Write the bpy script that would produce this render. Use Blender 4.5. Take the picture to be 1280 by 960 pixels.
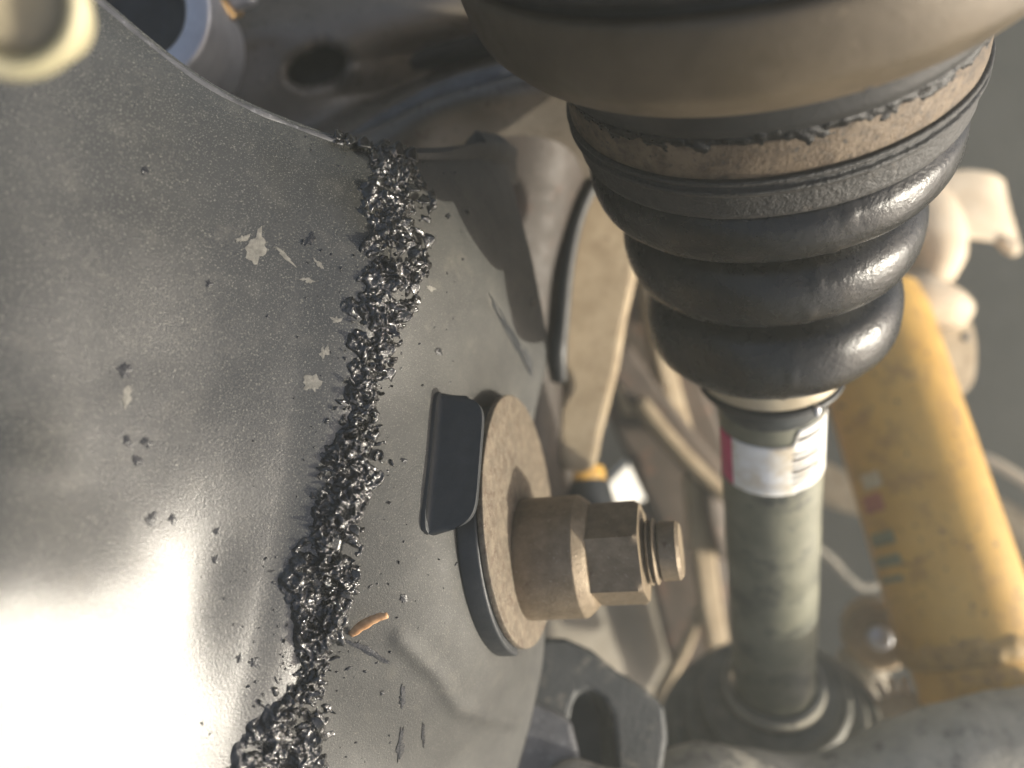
import bpy, bmesh, math, random
import numpy as np
from mathutils import Vector, Matrix, noise, bvhtree

random.seed(7)
sc = bpy.context.scene
for o in list(bpy.data.objects):
    bpy.data.objects.remove(o)

# ------------------------------------------------------------------ frames
# Built in centimetres in a working frame (x right, y up, z towards the viewer); G turns that
# frame so that the sky is where the light in the photograph comes from, and scales to metres.
F = 985.0                                            # focal length in photo pixels (1280 wide)
CM = 0.01
def nz(v):
    v = np.array(v, float)
    return v / np.linalg.norm(v)
UP = nz((.56, .10, .80))                             # true vertical in the working frame
SUN = nz((.93, -.26, .20))                           # towards the sun in the working frame
E1 = nz(np.cross((0, 1, 0), UP)); E2 = np.cross(UP, E1)
G3 = np.array([E1, E2, UP])
G = Matrix([list(E1) + [0], list(E2) + [0], list(UP) + [.6], [0, 0, 0, 1]])

# ------------------------------------------------------------------ camera
cam = bpy.data.cameras.new('camera')
cam_o = bpy.data.objects.new('camera', cam)
sc.collection.objects.link(cam_o)
cam.sensor_width = 36
cam.lens = 36 * F / 1280
cam.clip_start = .005
cam.clip_end = 50
cam.dof.use_dof = True
cam.dof.focus_distance = .126
cam.dof.aperture_fstop = 9.0
cam_o.matrix_world = G.copy()
sc.camera = cam_o

# ------------------------------------------------------------------ light
w = bpy.data.worlds.new('World')
sc.world = w
w.use_nodes = True
nt = w.node_tree
sky = nt.nodes.new('ShaderNodeTexSky')
sky.sky_type = 'NISHITA'
sky.sun_disc = False
sw = G3 @ SUN
sky.sun_elevation = math.asin(sw[2])
sky.sun_rotation = math.atan2(sw[0], sw[1])
bg = nt.nodes['Background']
sky.dust_density = 7
sky.ozone_density = .3
sky.air_density = .8
bg.inputs['Strength'].default_value = .14
nt.links.new(sky.outputs[0], bg.inputs['Color'])
sun = bpy.data.lights.new('sun', 'SUN')
sun.energy = 5.0
sun.angle = math.radians(.6)
sun.color = (1, .945, .81)
sun_o = bpy.data.objects.new('sun', sun)
sc.collection.objects.link(sun_o)
sun_o.rotation_euler = Vector(sw).to_track_quat('Z', 'Y').to_euler()
vs = sc.view_settings
vs.view_transform = 'Standard'
vs.look = 'None'
vs.exposure = .55
vs.gamma = 1
sc.render.engine = 'CYCLES'

HAZE = .25
# ------------------------------------------------------------------ helpers
def P(px, py, d):
    return np.array([(px - 640) / F * d, (480 - py) / F * d, -d])

def tagit(o, label=None, cat=None, group=None, kind=None):
    for k, v in (('label', label), ('category', cat), ('group', group), ('kind', kind)):
        if v:
            o[k] = v
    return o

def root(name, loc, label, cat, group=None):
    o = bpy.data.objects.new(name, None)
    sc.collection.objects.link(o)
    o.empty_display_size = .01
    o.matrix_world = G @ Matrix.Translation(Vector(loc) * CM)
    o['_loc'] = [float(x) for x in loc]
    return tagit(o, label, cat, group)

def mesh_obj(name, verts, faces, mat, parent=None, smooth=True, loc=None, mods=(), uv=None, sharp=None):
    """verts in cm, working frame; parent: an object made by root()/mesh_obj()"""
    v = np.asarray(verts, float)
    if parent is not None:
        l = np.array(list(parent['_loc']))
    else:
        l = np.array(loc if loc is not None else v.mean(0))
    m = bpy.data.meshes.new(name)
    m.from_pydata([tuple(x) for x in (v - l) * CM], [], [tuple(int(i) for i in f) for f in faces])
    m.validate()
    o = bpy.data.objects.new(name, m)
    sc.collection.objects.link(o)
    if parent is not None:
        o.parent = parent
    else:
        o.matrix_world = G @ Matrix.Translation(Vector(l) * CM)
    o['_loc'] = [float(x) for x in l]
    m.materials.append(mat)
    bm = bmesh.new(); bm.from_mesh(m)
    if not any(k == 'open' for k, *_ in mods):
        bmesh.ops.recalc_face_normals(bm, faces=bm.faces)
    bm.to_mesh(m); bm.free()
    if smooth:
        m.polygons.foreach_set('use_smooth', [True] * len(m.polygons))
        if sharp:
            m.set_sharp_from_angle(angle=math.radians(sharp))
    for k, *a in mods:
        if k == 'solid':
            md = o.modifiers.new('thickness', 'SOLIDIFY'); md.thickness = a[0] * CM; md.offset = a[1]
        if k == 'bevel':
            md = o.modifiers.new('bevel', 'BEVEL'); md.width = a[0] * CM; md.segments = a[1]
            md.limit_method = 'ANGLE'; md.angle_limit = math.radians(35)
        if k == 'sub':
            md = o.modifiers.new('sub', 'SUBSURF'); md.levels = md.render_levels = a[0]
    return o

def cr(pts, n):
    """Catmull-Rom through pts, n samples"""
    p = np.asarray(pts, float)
    p = np.vstack([2 * p[0] - p[1], p, 2 * p[-1] - p[-2]])
    k = len(p) - 3
    t = np.linspace(0, k - 1e-9, n); i = t.astype(int); u = (t - i)[:, None]
    a, b, c, d = p[i], p[i + 1], p[i + 2], p[i + 3]
    return .5 * (2 * b + (c - a) * u + (2 * a - 5 * b + 4 * c - d) * u**2 + (3 * b - a - 3 * c + d) * u**3)

def loft(ctrl, nu, nv):
    """control grid [row][col] of cm points -> smooth (nu, nv, 3) grid"""
    c = np.asarray(ctrl, float)
    rows = np.stack([cr(c[i], nv) for i in range(len(c))])
    return np.stack([cr(rows[:, j], nu) for j in range(nv)], 1)

def gridfaces(nu, nv, skip=None, closev=False):
    f = []
    for i in range(nu - 1):
        for j in range(nv if closev else nv - 1):
            if skip is not None and skip[i, j]:
                continue
            k = (j + 1) % nv
            f.append((i * nv + j, i * nv + k, (i + 1) * nv + k, (i + 1) * nv + j))
    return f

def frame(a):
    a = nz(a)
    ref = np.array((0, 0, 1.)) if abs(a[2]) < .95 else np.array((0, 1., 0))
    e = nz(np.cross(a, ref)); f = np.cross(e, a)
    return e, f, a

axle_fn = None
def revolve(prof, pos_fn, seg=64, rfn=None, caps=True):
    """prof [(s, r)], pos_fn(s) -> (centre, axis)"""
    V = []; Fc = []
    for i, (s, r) in enumerate(prof):
        p, a = pos_fn(s)
        e, f, a = frame(a)
        for j in range(seg):
            th = 2 * math.pi * j / seg
            rr = r + (rfn(s, r, th) if rfn else 0)
            if pos_fn is axle_fn:
                rr *= .92
            V.append(p + rr * (math.cos(th) * e + math.sin(th) * f))
    Fc = gridfaces(len(prof), seg, closev=True)
    if caps:
        Fc.append(tuple(range(seg))[::-1])
        Fc.append(tuple((len(prof) - 1) * seg + j for j in range(seg)))
    return V, Fc

def straight(p, a):
    p = np.array(p, float); a = nz(a)
    return lambda s: (p + a * s, a)

def rounded(prof, b=.05, n=3):
    """round the corners of a profile polyline"""
    out = [prof[0]]
    for i in range(1, len(prof) - 1):
        p0, p1, p2 = (np.array(prof[k], float) for k in (i - 1, i, i + 1))
        d0 = np.linalg.norm(p0 - p1); d2 = np.linalg.norm(p2 - p1)
        k0 = min(b, d0 * .45) / max(d0, 1e-9); k2 = min(b, d2 * .45) / max(d2, 1e-9)
        A = p1 + (p0 - p1) * k0; B = p1 + (p2 - p1) * k2
        for t in np.linspace(0, 1, n + 1):
            out.append(tuple((1 - t)**2 * A + 2 * t * (1 - t) * p1 + t * t * B))
    out.append(prof[-1])
    return out

def tube(pts, rad, n=40, seg=16, rn=0, rf=1.5, flat=1.0):
    q = cr(pts, n); r = cr(np.array(rad)[:, None] if np.ndim(rad) else np.full((len(pts), 1), rad), n)[:, 0]
    V = []
    t = np.gradient(q, axis=0)
    ref = np.array((0, 0, 1.))
    for i in range(n):
        a = nz(t[i]); e = nz(np.cross(a, ref)); f = np.cross(e, a)
        for j in range(seg):
            th = 2 * math.pi * j / seg
            d = math.cos(th) * e + flat * math.sin(th) * f
            p = q[i] + r[i] * d
            if rn:
                p = p + d * rn * noise.noise(Vector(p) * rf)
            V.append(p)
    Fc = gridfaces(n, seg, closev=True)
    Fc.append(tuple(range(seg))[::-1]); Fc.append(tuple((n - 1) * seg + j for j in range(seg)))
    return V, Fc

def slab(outline, d, thick, tilt=(0, 0), smooth_n=0):
    """outline [(px,py)] seen at depth d, a solid of real thickness (cm) behind it; tilt = depth change per 100 px in x, y"""
    o = np.array(outline, float)
    cx, cy = o.mean(0)
    if smooth_n:
        o2 = np.vstack([o, o[:1]])
        o = cr(o2, smooth_n + 1)[:-1]
    top = [P(x, y, d + tilt[0] * (x - cx) / 100 + tilt[1] * (y - cy) / 100) for x, y in o]
    c = np.mean(top, 0)
    nrm = nz(np.cross(top[len(top) // 3] - c, top[0] - c))
    if nrm[2] < 0:
        nrm = -nrm
    k = len(top)
    V = top + [p - nrm * thick for p in top]
    Fc = [tuple(range(k)), tuple(range(2 * k - 1, k - 1, -1))]
    for i in range(k):
        j = (i + 1) % k
        Fc.append((i, j, j + k, i + k))
    return V, Fc

def join(*parts):
    V = []; Fc = []
    for v, f in parts:
        b = len(V); V += list(v); Fc += [tuple(i + b for i in q) for q in f]
    return V, Fc

# ------------------------------------------------------------------ materials
def mat(name, c1, c2, f1=6., c3=None, f3=2., t3=(.58, .68), c4=None, f4=.6, t4=(.66, .72),
        rough=(.5, .65), metal=0., bump=.3, fb=.5, spec=.5, coat=0., stretch=None):
    """f* and fb are feature sizes in millimetres"""
    m = bpy.data.materials.new(name); m.use_nodes = True
    n = m.node_tree.nodes; L = m.node_tree.links
    b = n['Principled BSDF']
    tc = n.new('ShaderNodeTexCoord')
    vec = tc.outputs['Object']
    if stretch:
        mp = n.new('ShaderNodeMapping'); mp.inputs['Scale'].default_value = stretch
        L.new(vec, mp.inputs['Vector']); vec = mp.outputs['Vector']
    def nse(mm, det=6, rg=.6, off=0):
        t = n.new('ShaderNodeTexNoise'); t.inputs['Scale'].default_value = 1000 / mm
        t.inputs['Detail'].default_value = det; t.inputs['Roughness'].default_value = rg
        if off:
            mp = n.new('ShaderNodeMapping'); mp.inputs['Location'].default_value = (off, off * .7, -off)
            L.new(vec, mp.inputs['Vector']); L.new(mp.outputs['Vector'], t.inputs['Vector'])
        else:
            L.new(vec, t.inputs['Vector'])
        return t.outputs['Fac']
    def ramp(src, a, bb):
        r = n.new('ShaderNodeMapRange'); r.inputs['From Min'].default_value = a; r.inputs['From Max'].default_value = bb
        L.new(src, r.inputs['Value']); return r.outputs['Result']
    def mix(fac, a, bb):
        x = n.new('ShaderNodeMix'); x.data_type = 'RGBA'
        L.new(fac, x.inputs[0])
        for i, c in ((6, a), (7, bb)):
            if isinstance(c, tuple):
                x.inputs[i].default_value = (*c, 1)
            else:
                L.new(c, x.inputs[i])
        return x.outputs[2]
    n1 = nse(f1)
    col = mix(ramp(n1, .35, .65), c1, c2)
    if c3:
        col = mix(ramp(nse(f3, 7, .65, .31), *t3), col, c3)
    if c4:
        col = mix(ramp(nse(f4, 3, .5, .77), *t4), col, c4)
    L.new(col, b.inputs['Base Color'])
    rr = n.new('ShaderNodeMapRange'); rr.inputs['From Min'].default_value = .3; rr.inputs['From Max'].default_value = .7
    rr.inputs['To Min'].default_value = rough[0]; rr.inputs['To Max'].default_value = rough[1]
    L.new(nse(f1 * .35, 5, .6, .13), rr.inputs['Value']); L.new(rr.outputs['Result'], b.inputs['Roughness'])
    b.inputs['Metallic'].default_value = metal
    b.inputs['Specular IOR Level'].default_value = spec
    if coat:
        b.inputs['Coat Weight'].default_value = coat; b.inputs['Coat Roughness'].default_value = .12
    if bump:
        bp = n.new('ShaderNodeBump'); bp.inputs['Strength'].default_value = bump
        bp.inputs['Distance'].default_value = fb * .001 * .5
        L.new(nse(fb, 5, .65, .05), bp.inputs['Height'])
        L.new(bp.outputs['Normal'], b.inputs['Normal'])
    return m

M_panel = mat('black_satin_paint_dusty', (.032, .032, .029), (.046, .0455, .041), 18, (.082, .078, .067), 5, (.54, .85),
              (.19, .185, .155), .24, (.57, .74), rough=(.22, .30), bump=.42, fb=.30, spec=1.)
M_flange = mat('matte_dusty_black_paint', (.044, .0435, .041), (.064, .063, .058), 14, (.10, .094, .08), 5, (.56, .85), (.16, .15, .13), .24, (.58, .76), rough=(.50, .62), bump=.7, fb=.30, spec=.35)
M_edge = mat('worn_paint_and_highlight', (.06, .06, .064), (.11, .11, .116), 5, (.24, .24, .25), 1.2, (.58, .72), rough=(.30, .45), bump=.5, fb=.4)  # paler than the panel: wear, with sky highlight put into the colour
M_tar = mat('wet_black_tar', (.004, .0045, .005), (.009, .009, .010), 3, (.03, .028, .024), 2.2, (.64, .8), rough=(.05, .15), bump=1., fb=.28, spec=.7, coat=.6)
M_flake = mat('black_tar_flake_and_shadow', (.010, .011, .013), (.025, .025, .027), 2, rough=(.16, .4), bump=.4, fb=.5, spec=.6)
M_grease = mat('black_grease', (.005, .0055, .006), (.01, .01, .01), 2, rough=(.22, .42), bump=.8, fb=.5, spec=.35)
M_chip = mat('pale_scuff', (.11, .105, .09), (.20, .19, .165), .8, rough=(.5, .7), bump=.4, fb=.3)
M_wood = mat('orange_wood_sliver', (.42, .22, .10), (.55, .33, .17), 1.2, rough=(.5, .7), bump=.3, fb=.3)
M_tab = mat('blue_black_paint_with_shade', (.020, .023, .026), (.034, .036, .038), 5, (.07, .07, .065), .8, (.68, .8), rough=(.4, .55), bump=.3, fb=.5)  # darker than the panel: the tab's shade is put into the colour
M_washer = mat('rusty_dusty_steel', (.11, .088, .062), (.185, .15, .106), 2.5, (.08, .052, .034), 1.6, (.48, .70), (.36, .32, .26), .4, (.64, .76),
               rough=(.55, .75), metal=.15, bump=.7, fb=.5)
M_bolt = mat('brown_tarnished_steel', (.165, .125, .080), (.24, .188, .125), 3, (.085, .045, .025), 2.0, (.60, .75), (.30, .25, .19), .6, (.62, .76),
             rough=(.42, .62), metal=.35, bump=.5, fb=.5)
M_rubber = mat('black_boot_rubber', (.006, .0065, .0075), (.011, .0105, .010), 12, (.022, .017, .012), 8, (.50, .82), (.08, .07, .06), .5, (.69, .80),
               rough=(.20, .36), bump=.3, fb=1.2, spec=.45)
M_cuff = mat('grey_grainy_rubber', (.016, .0155, .015), (.028, .026, .024), 5, (.085, .07, .055), 3, (.6, .8), rough=(.45, .6), bump=.9, fb=1.1)
M_housing = mat('brown_oily_steel', (.085, .066, .042), (.12, .094, .062), 10, (.20, .155, .10), 3, (.64, .8), (.19, .15, .10), .5, (.72, .82),
                rough=(.38, .55), metal=.2, bump=.25, fb=.8)
M_black = mat('near_black_rubber', (.010, .011, .012), (.02, .02, .02), 6, rough=(.35, .5), bump=.3, fb=.7)
M_clamp = mat('tan_dirty_clamp_band', (.105, .074, .045), (.165, .122, .078), 4, (.05, .035, .022), 2.2, (.48, .68), (.05, .04, .03), .8, (.60, .7),
              rough=(.5, .7), metal=.15, bump=.8, fb=.7)
M_clamp2 = mat('pale_clamp_band', (.40, .33, .22), (.50, .43, .30), 5, (.25, .19, .12), 2.0, (.6, .8), rough=(.4, .55), metal=.2, bump=.3, fb=.6)
M_shaft = mat('green_grey_shaft_paint', (.115, .115, .08), (.20, .195, .138), 12, (.045, .047, .040), 9, (.52, .66), (.30, .26, .17), 1.5, (.66, .78),
              rough=(.42, .6), bump=.3, fb=.8)
M_collar = mat('dark_shaft_collar', (.02, .024, .026), (.045, .05, .05), 5, (.10, .09, .07), 3, (.6, .75), rough=(.35, .5), bump=.3, fb=.6)
M_paper = mat('white_paper_sticker', (.80, .79, .74), (.86, .85, .81), 6, (.60, .51, .37), 7, (.46, .64), rough=(.45, .6), bump=.1, fb=.5)
M_pink = mat('magenta_print', (.62, .045, .16), (.50, .04, .13), 4, rough=(.45, .6), bump=.1, fb=.5)
M_ink = mat('brown_black_ink', (.03, .025, .02), (.06, .045, .035), 2, rough=(.5, .6), bump=0)
M_yellow = mat('yellow_shock_paint', (.55, .31, .06), (.65, .39, .09), 16, (.30, .17, .055), 9, (.50, .74), (.12, .08, .045), 2.6, (.64, .71),
               rough=(.36, .55), bump=.3, fb=1.2)
M_rustyellow = mat('dirty_brown_yellow', (.34, .20, .06), (.50, .31, .09), 5, (.16, .10, .05), 3, (.54, .72), rough=(.5, .7), bump=.8, fb=1)
M_tan = mat('dusty_tan_casting', (.31, .235, .145), (.42, .33, .215), 9, (.22, .155, .092), 5, (.55, .75), (.14, .10, .07), 1.5, (.68, .75),
            rough=(.65, .85), bump=.5, fb=1.2)
M_brown = mat('brown_steel', (.085, .062, .044), (.14, .105, .078), 12, (.26, .14, .085), 9, (.55, .75), (.06, .05, .045), 2, (.66, .75),
              rough=(.5, .7), bump=.4, fb=1)  # plain brown tone for the arm's web, rail and link lug
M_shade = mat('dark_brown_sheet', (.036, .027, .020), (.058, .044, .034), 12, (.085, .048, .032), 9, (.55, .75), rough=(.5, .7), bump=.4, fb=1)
M_cream = mat('dusty_cream_casting', (.58, .46, .32), (.66, .55, .41), 9, (.42, .31, .2), 5, (.58, .78), rough=(.65, .85), bump=.4, fb=1.2)
M_oboot = mat('dusty_boot_rubber', (.10, .096, .080), (.18, .17, .14), 8, (.22, .20, .155), 5, (.55, .75), rough=(.5, .7), bump=.3, fb=1)
M_arm = mat('grey_dusty_iron', (.30, .275, .225), (.44, .40, .325), 8, (.09, .09, .085), 6, (.55, .7), (.40, .35, .27), 1.2, (.64, .72),
            rough=(.65, .85), bump=.8, fb=1.6)
M_dark = mat('dark_blue_grey_iron', (.024, .027, .028), (.042, .044, .044), 7, (.17, .155, .125), 5, (.56, .74), rough=(.4, .6), bump=.5, fb=1)
M_member = mat('dark_brown_member', (.10, .084, .066), (.14, .12, .096), 12, (.14, .12, .095), 8, (.6, .8), rough=(.24, .36), bump=.3, fb=1, spec=.6)
M_liner = mat('grey_plastic_liner', (.055, .050, .040), (.082, .074, .060), 30, (.12, .106, .085), 12, (.6, .8), rough=(.5, .7), bump=.4, fb=3)
M_silver = mat('pale_zinc_sleeve', (.48, .48, .50), (.60, .60, .62), 8, rough=(.3, .45), metal=.6, bump=.15, fb=1)
M_hollow = mat('dark_rubber_and_recess_shade', (.012, .014, .017), (.025, .028, .032), 6, rough=(.4, .6), bump=.2, fb=1)  # rubber black; also painted as shade inside recesses and openings
M_brass = mat('brass_fitting', (.55, .36, .17), (.65, .47, .25), 4, rough=(.2, .35), metal=.9, bump=.2, fb=1)
M_zinc = mat('cream_yellow_zinc', (.40, .36, .22), (.50, .45, .30), 7, rough=(.4, .55), metal=.2, bump=.2, fb=.8)
M_zinc_in = mat('tan_bushing_face', (.27, .23, .15), (.34, .29, .19), 7, rough=(.5, .6), bump=.3, fb=.8)
M_pale = mat('sunlit_pale_ground', (.80, .78, .72), (.86, .84, .79), 30, rough=(.8, .9), bump=.3, fb=2)  # near-white colour stands for sunlight on the ground
M_disc = mat('dusty_grey_shield', (.22, .19, .145), (.28, .245, .19), 18, (.26, .22, .165), 9, (.58, .78), rough=(.6, .8), bump=.3, fb=1.5)
M_red = mat('red_print', (.36, .09, .06), (.42, .13, .08), 5, rough=(.5, .6), bump=0)
M_greenp = mat('green_grey_print', (.16, .18, .11), (.22, .23, .14), 5, rough=(.5, .6), bump=0)
M_whitep = mat('pale_print', (.55, .46, .30), (.62, .55, .4), 5, rough=(.5, .6), bump=0)

# ================================================================== background sheet
g = []
for i, y in enumerate(np.linspace(-500, 1500, 9)):
    row = []
    for j, x in enumerate(np.linspace(-500, 1900, 9)):
        d = 52 - 9 * ((x - 640) / 1250)**2 - 7 * ((y - 480) / 1000)**2
        row.append(P(x, y, d))
    g.append(row)
gr = loft(g, 60, 70)
for i in range(60):
    for j in range(70):
        gr[i, j, 2] += .5 * noise.noise(Vector(gr[i, j]) * .12)
o = mesh_obj('wheel_arch_liner', gr.reshape(-1, 3), gridfaces(60, 70), M_liner, mods=(('solid', .3, -1),))
o['kind'] = 'structure'

# ================================================================== subframe panel
X = [-200, 0, 125, 255, 360]
ctrl_px = [
 [(-200,-260,10.3),(0,-100,10.9),(120,0,11.4),(250,102,12.1),(360,155,12.8),(460,186,13.6),(540,190,14.7),(590,186,16.0),(632,192,17.6)],
 [(-200,-180,9.6),(-15,-30,10.3),(95,55,10.9),(228,148,11.7),(345,205,12.3),(472,238,13.0),(548,240,14.2),(602,236,15.6),(645,248,17.3)],
 [(-200,150,9.3),(0,220,10.1),(125,262,10.8),(255,300,11.6),(368,322,12.15),(488,330,12.7),(562,330,13.9),(622,330,15.4),(668,338,17.4)],
 [(-200,455,9.0),(0,460,9.9),(130,460,10.7),(258,460,11.5),(365,460,12.05),(460,460,12.5),(545,460,13.6),(622,460,15.3),(688,462,17.6)],
 [(-200,600,8.5),(0,600,9.5),(130,600,10.5),(250,600,11.3),(348,600,11.9),(430,600,12.35),(530,600,13.4),(618,600,15.2),(691,600,17.7)],
 [(-200,740,8.0),(0,740,9.15),(120,740,10.1),(232,740,11.1),(322,740,11.65),(400,740,12.1),(505,740,13.2),(602,740,15.1),(688,740,17.6)],
 [(-200,880,7.7),(0,880,9.05),(108,880,9.9),(205,880,10.75),(290,880,11.4),(365,880,11.9),(482,880,13.0),(585,880,14.9),(668,880,17.2)],
 [(-200,1020,7.65),(0,1020,8.95),(95,1020,9.77),(180,1020,10.5),(262,1020,11.2),(335,1020,11.75),(460,1020,12.8),(560,1020,14.5),(630,1020,16.4)],
 [(-200,1180,7.5),(0,1180,8.75),(85,1180,9.6),(160,1180,10.3),(235,1180,11.0),(310,1180,11.6),(440,1180,12.6),(530,1180,14.1),(590,1180,15.7)]]
ctrl = [[P(*q) for q in r] for r in ctrl_px]
r0 = [np.array(p) + np.array((.05, -.25, -1.2)) for p in ctrl[0]]
r00 = [np.array(p) + np.array((.02, .06, -.22)) for p in ctrl[0]]
ctrl = [r0, r00] + ctrl
NU, NV = 250, 270
pg = loft(ctrl, NU, NV)
# bolt frame: flatten the flange round the bolt so that the washers sit on it
BN = nz((.955, .115, .27))
BV = nz(np.array((.02, 1, .05)) - BN * np.dot((.02, 1, .05), BN))
BW = np.cross(BN, BV)
if BW[2] < 0:
    BW = -BW
B0 = P(632, 700, 15.55)                              # centre of the flange under the washers
for i in range(NU):
    for j in range(NV):
        p = pg[i, j]; q = p - B0; h = np.dot(q, BN); rr = np.linalg.norm(q - h * BN - BV * .55)
        k = 1 - min(max((rr - 2.1) / 2.4, 0), 1); k = k * k * (3 - 2 * k)
        if abs(h) < 2.5:
            pg[i, j] = p - h * BN * k
def seg_dist(x, y, pl):
    best = 1e9
    for (ax, ay), (bx, by) in zip(pl[:-1], pl[1:]):
        dx, dy = bx - ax, by - ay; t = ((x - ax) * dx + (y - ay) * dy) / (dx * dx + dy * dy); t = min(max(t, 0), 1)
        best = min(best, math.hypot(x - ax - t * dx, y - ay - t * dy))
    return best
def proj(p):
    return 640 + F * p[0] / -p[2], 480 - F * p[1] / -p[2]
du = np.gradient(pg, axis=0); dv = np.gradient(pg, axis=1)
nn = np.cross(du, dv); nn /= np.linalg.norm(nn, axis=2)[..., None] + 1e-12
nn *= np.where(nn[..., 2:3] < 0, -1, 1)
RIDGE = [(500, 800), (545, 842), (572, 884), (640, 902)]
SLOT = [(612, 374), (640, 412), (660, 462)]
for i in range(NU):
    for j in range(NV):
        p = pg[i, j]; x, y = proj(p)
        h = .012 * noise.noise(Vector(p) * .4) + .004 * noise.noise(Vector(p) * 1.7)
        if 440 < x < 700:
            d = seg_dist(x, y, RIDGE); h += .07 * math.exp(-(d / 11)**2)
            d = seg_dist(x, y, SLOT); h -= .02 * math.exp(-(d / 7)**2)
        pg[i, j] = p + nn[i, j] * h
pv = pg.reshape(-1, 3); pf = gridfaces(NU, NV)
BVH = bvhtree.BVHTree.FromPolygons([Vector(p) for p in pv], pf)
def onpanel(px, py):
    d = Vector(P(px, py, 1)).normalized()
    loc, n, _, _ = BVH.ray_cast(Vector((0, 0, 0)), d)
    if loc is None:
        loc, n, _, _ = BVH.find_nearest(Vector(P(px, py, 14)))
    n = np.array(n)
    if np.dot(n, loc) > 0:
        n = -n
    return np.array(loc), n

sub = root('subframe', P(560, 900, 15), 'large grey-black painted steel subframe arm filling the left side, bead of tar down it', 'subframe')
# the sheet's normals must face away from the thickness: back side goes behind
JB = int(round((NV - 1) * 5 / 8))                    # the seam under the bead
for nm, ga, mt in (('panel', pg[:, :JB + 1], M_panel), ('flange', pg[:, JB:], M_flange)):
    fa = gridfaces(NU, ga.shape[1])
    mo = mesh_obj(nm, ga.reshape(-1, 3), fa, mt, sub)
    md = mo.modifiers.new('thickness', 'SOLIDIFY'); md.thickness = .28 * CM
    pn = mo.data.polygons[len(fa) // 2].normal; pc = mo.data.polygons[len(fa) // 2].center
    md.offset = -1 if (Vector(pn).dot(-(Vector(pc) + Vector(list(sub['_loc'])) * CM)) > 0) else 1

iE = int(round((NU - 1) * 2 / 10))
V, Fc = tube([pg[iE, j] + np.array((0, -.02, -.05)) for j in range(0, JB - 6, 6)], .075, 160, 12, .03, 2)
mesh_obj('rolled_edge', V, Fc, M_edge, sub)  # paler tube carries the edge's sky highlight as well as its wear
# ---- tab standing on the flange between bead and washers
tb, tn = onpanel(546, 577)
tv = nz(onpanel(532, 660)[0] - onpanel(549, 488)[0])           # along the root line, downwards
tn = nz(BN * .9 + tn * .1)
tw = nz(np.cross(tn, tv)); tw = tw if tw[2] > 0 else -tw
TL = np.linalg.norm(onpanel(532, 660)[0] - onpanel(549, 488)[0]) / 2 * 1.03
NA, NB = 44, 26
V = []
FR = .30
for i in range(NA):
    u = -1 + 2 * i / (NA - 1)
    tp = (1 - min(abs(u), .999)**8)**.4; H = .80 * tp; FR = .17 * tp + .01
    for j in range(NB):
        k = j / (NB - 1)
        if k < .45:                                   # root fillet rising out of the flange
            a_ = k / .45 * math.pi / 2
            wq, hq = FR * (1 - math.sin(a_)), FR * (1 - math.cos(a_)) - .09 * tp - .05 * (1 - tp)
        else:
            t = (k - .45) / .55
            wq, hq = -.04 * t, FR - .09 * tp - .05 * (1 - tp) + (H - FR + .06 * tp) * t
        V.append(tb + tv * TL * u * (1 - .10 * k * (1 if u < 0 else .35)) + tn * hq + tw * (wq + .12 * max(0, -u - .6)**1.3))
mesh_obj('tab', V, gridfaces(NA, NB), M_tab, sub, mods=(('solid', .12, 0), ('bevel', .03, 2)))

# ---- tar / sealant bead
BEAD = [(432,172,70),(480,186,88),(490,215,76),(494,250,84),(492,300,90),(490,350,84),(474,400,78),(462,450,66),(455,500,72),(440,550,74),(430,600,80),
        (424,650,78),(408,700,96),(402,750,92),(398,795,62),(392,830,44),(376,868,56),(362,905,95),(350,950,130),(340,1000,140)]
NT, NQ = 900, 62
bc = cr(BEAD, NT)
V = []; VB = []
for i in range(NT):
    x, y, wd = bc[i]
    for j in range(NQ):
        q = -1 + 2 * j / (NQ - 1)
        wob = 20 * noise.noise(Vector((y * .035, q * .8, 3.1)))
        wv_ = wd * (.54 + .22 * noise.noise(Vector((y * .022, 7.7, 1.3))))
        px, py = x + q * wv_ + wob, y + 6 * noise.noise(Vector((x * .05, y * .05, q * 3)))
        p, n = onpanel(px, py)
        base = (1 - q * q)**.7
        vp = Vector(p)
        big = noise.noise(vp * 2.6); mid = noise.noise(vp * 6.5 + Vector((5, 1, 2))); fine = noise.noise(vp * 15)
        rid = 1 - abs(noise.noise(vp * 5.0 + Vector((9, 9, 1)))) * 2.2
        bil = abs(noise.noise(vp * 5.4 + Vector((3, 8, 1)))) ; bil2 = abs(noise.noise(vp * 13)); vf = noise.noise(vp * 26)
        h = .20 * base * (.5 + .9 * big) + base * (.19 * bil + .14 * bil2 + .06 * mid) + .025 * fine * base + .012 * vf - .085 - .10 * max(0, noise.noise(Vector((px * .03, py * .03, 5.5))) - .15)
        lat = np.array(noise.noise_vector(vp * 7.0)) * .055 * base
        V.append(p + n * h + lat); VB.append(p - n * .16)
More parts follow.
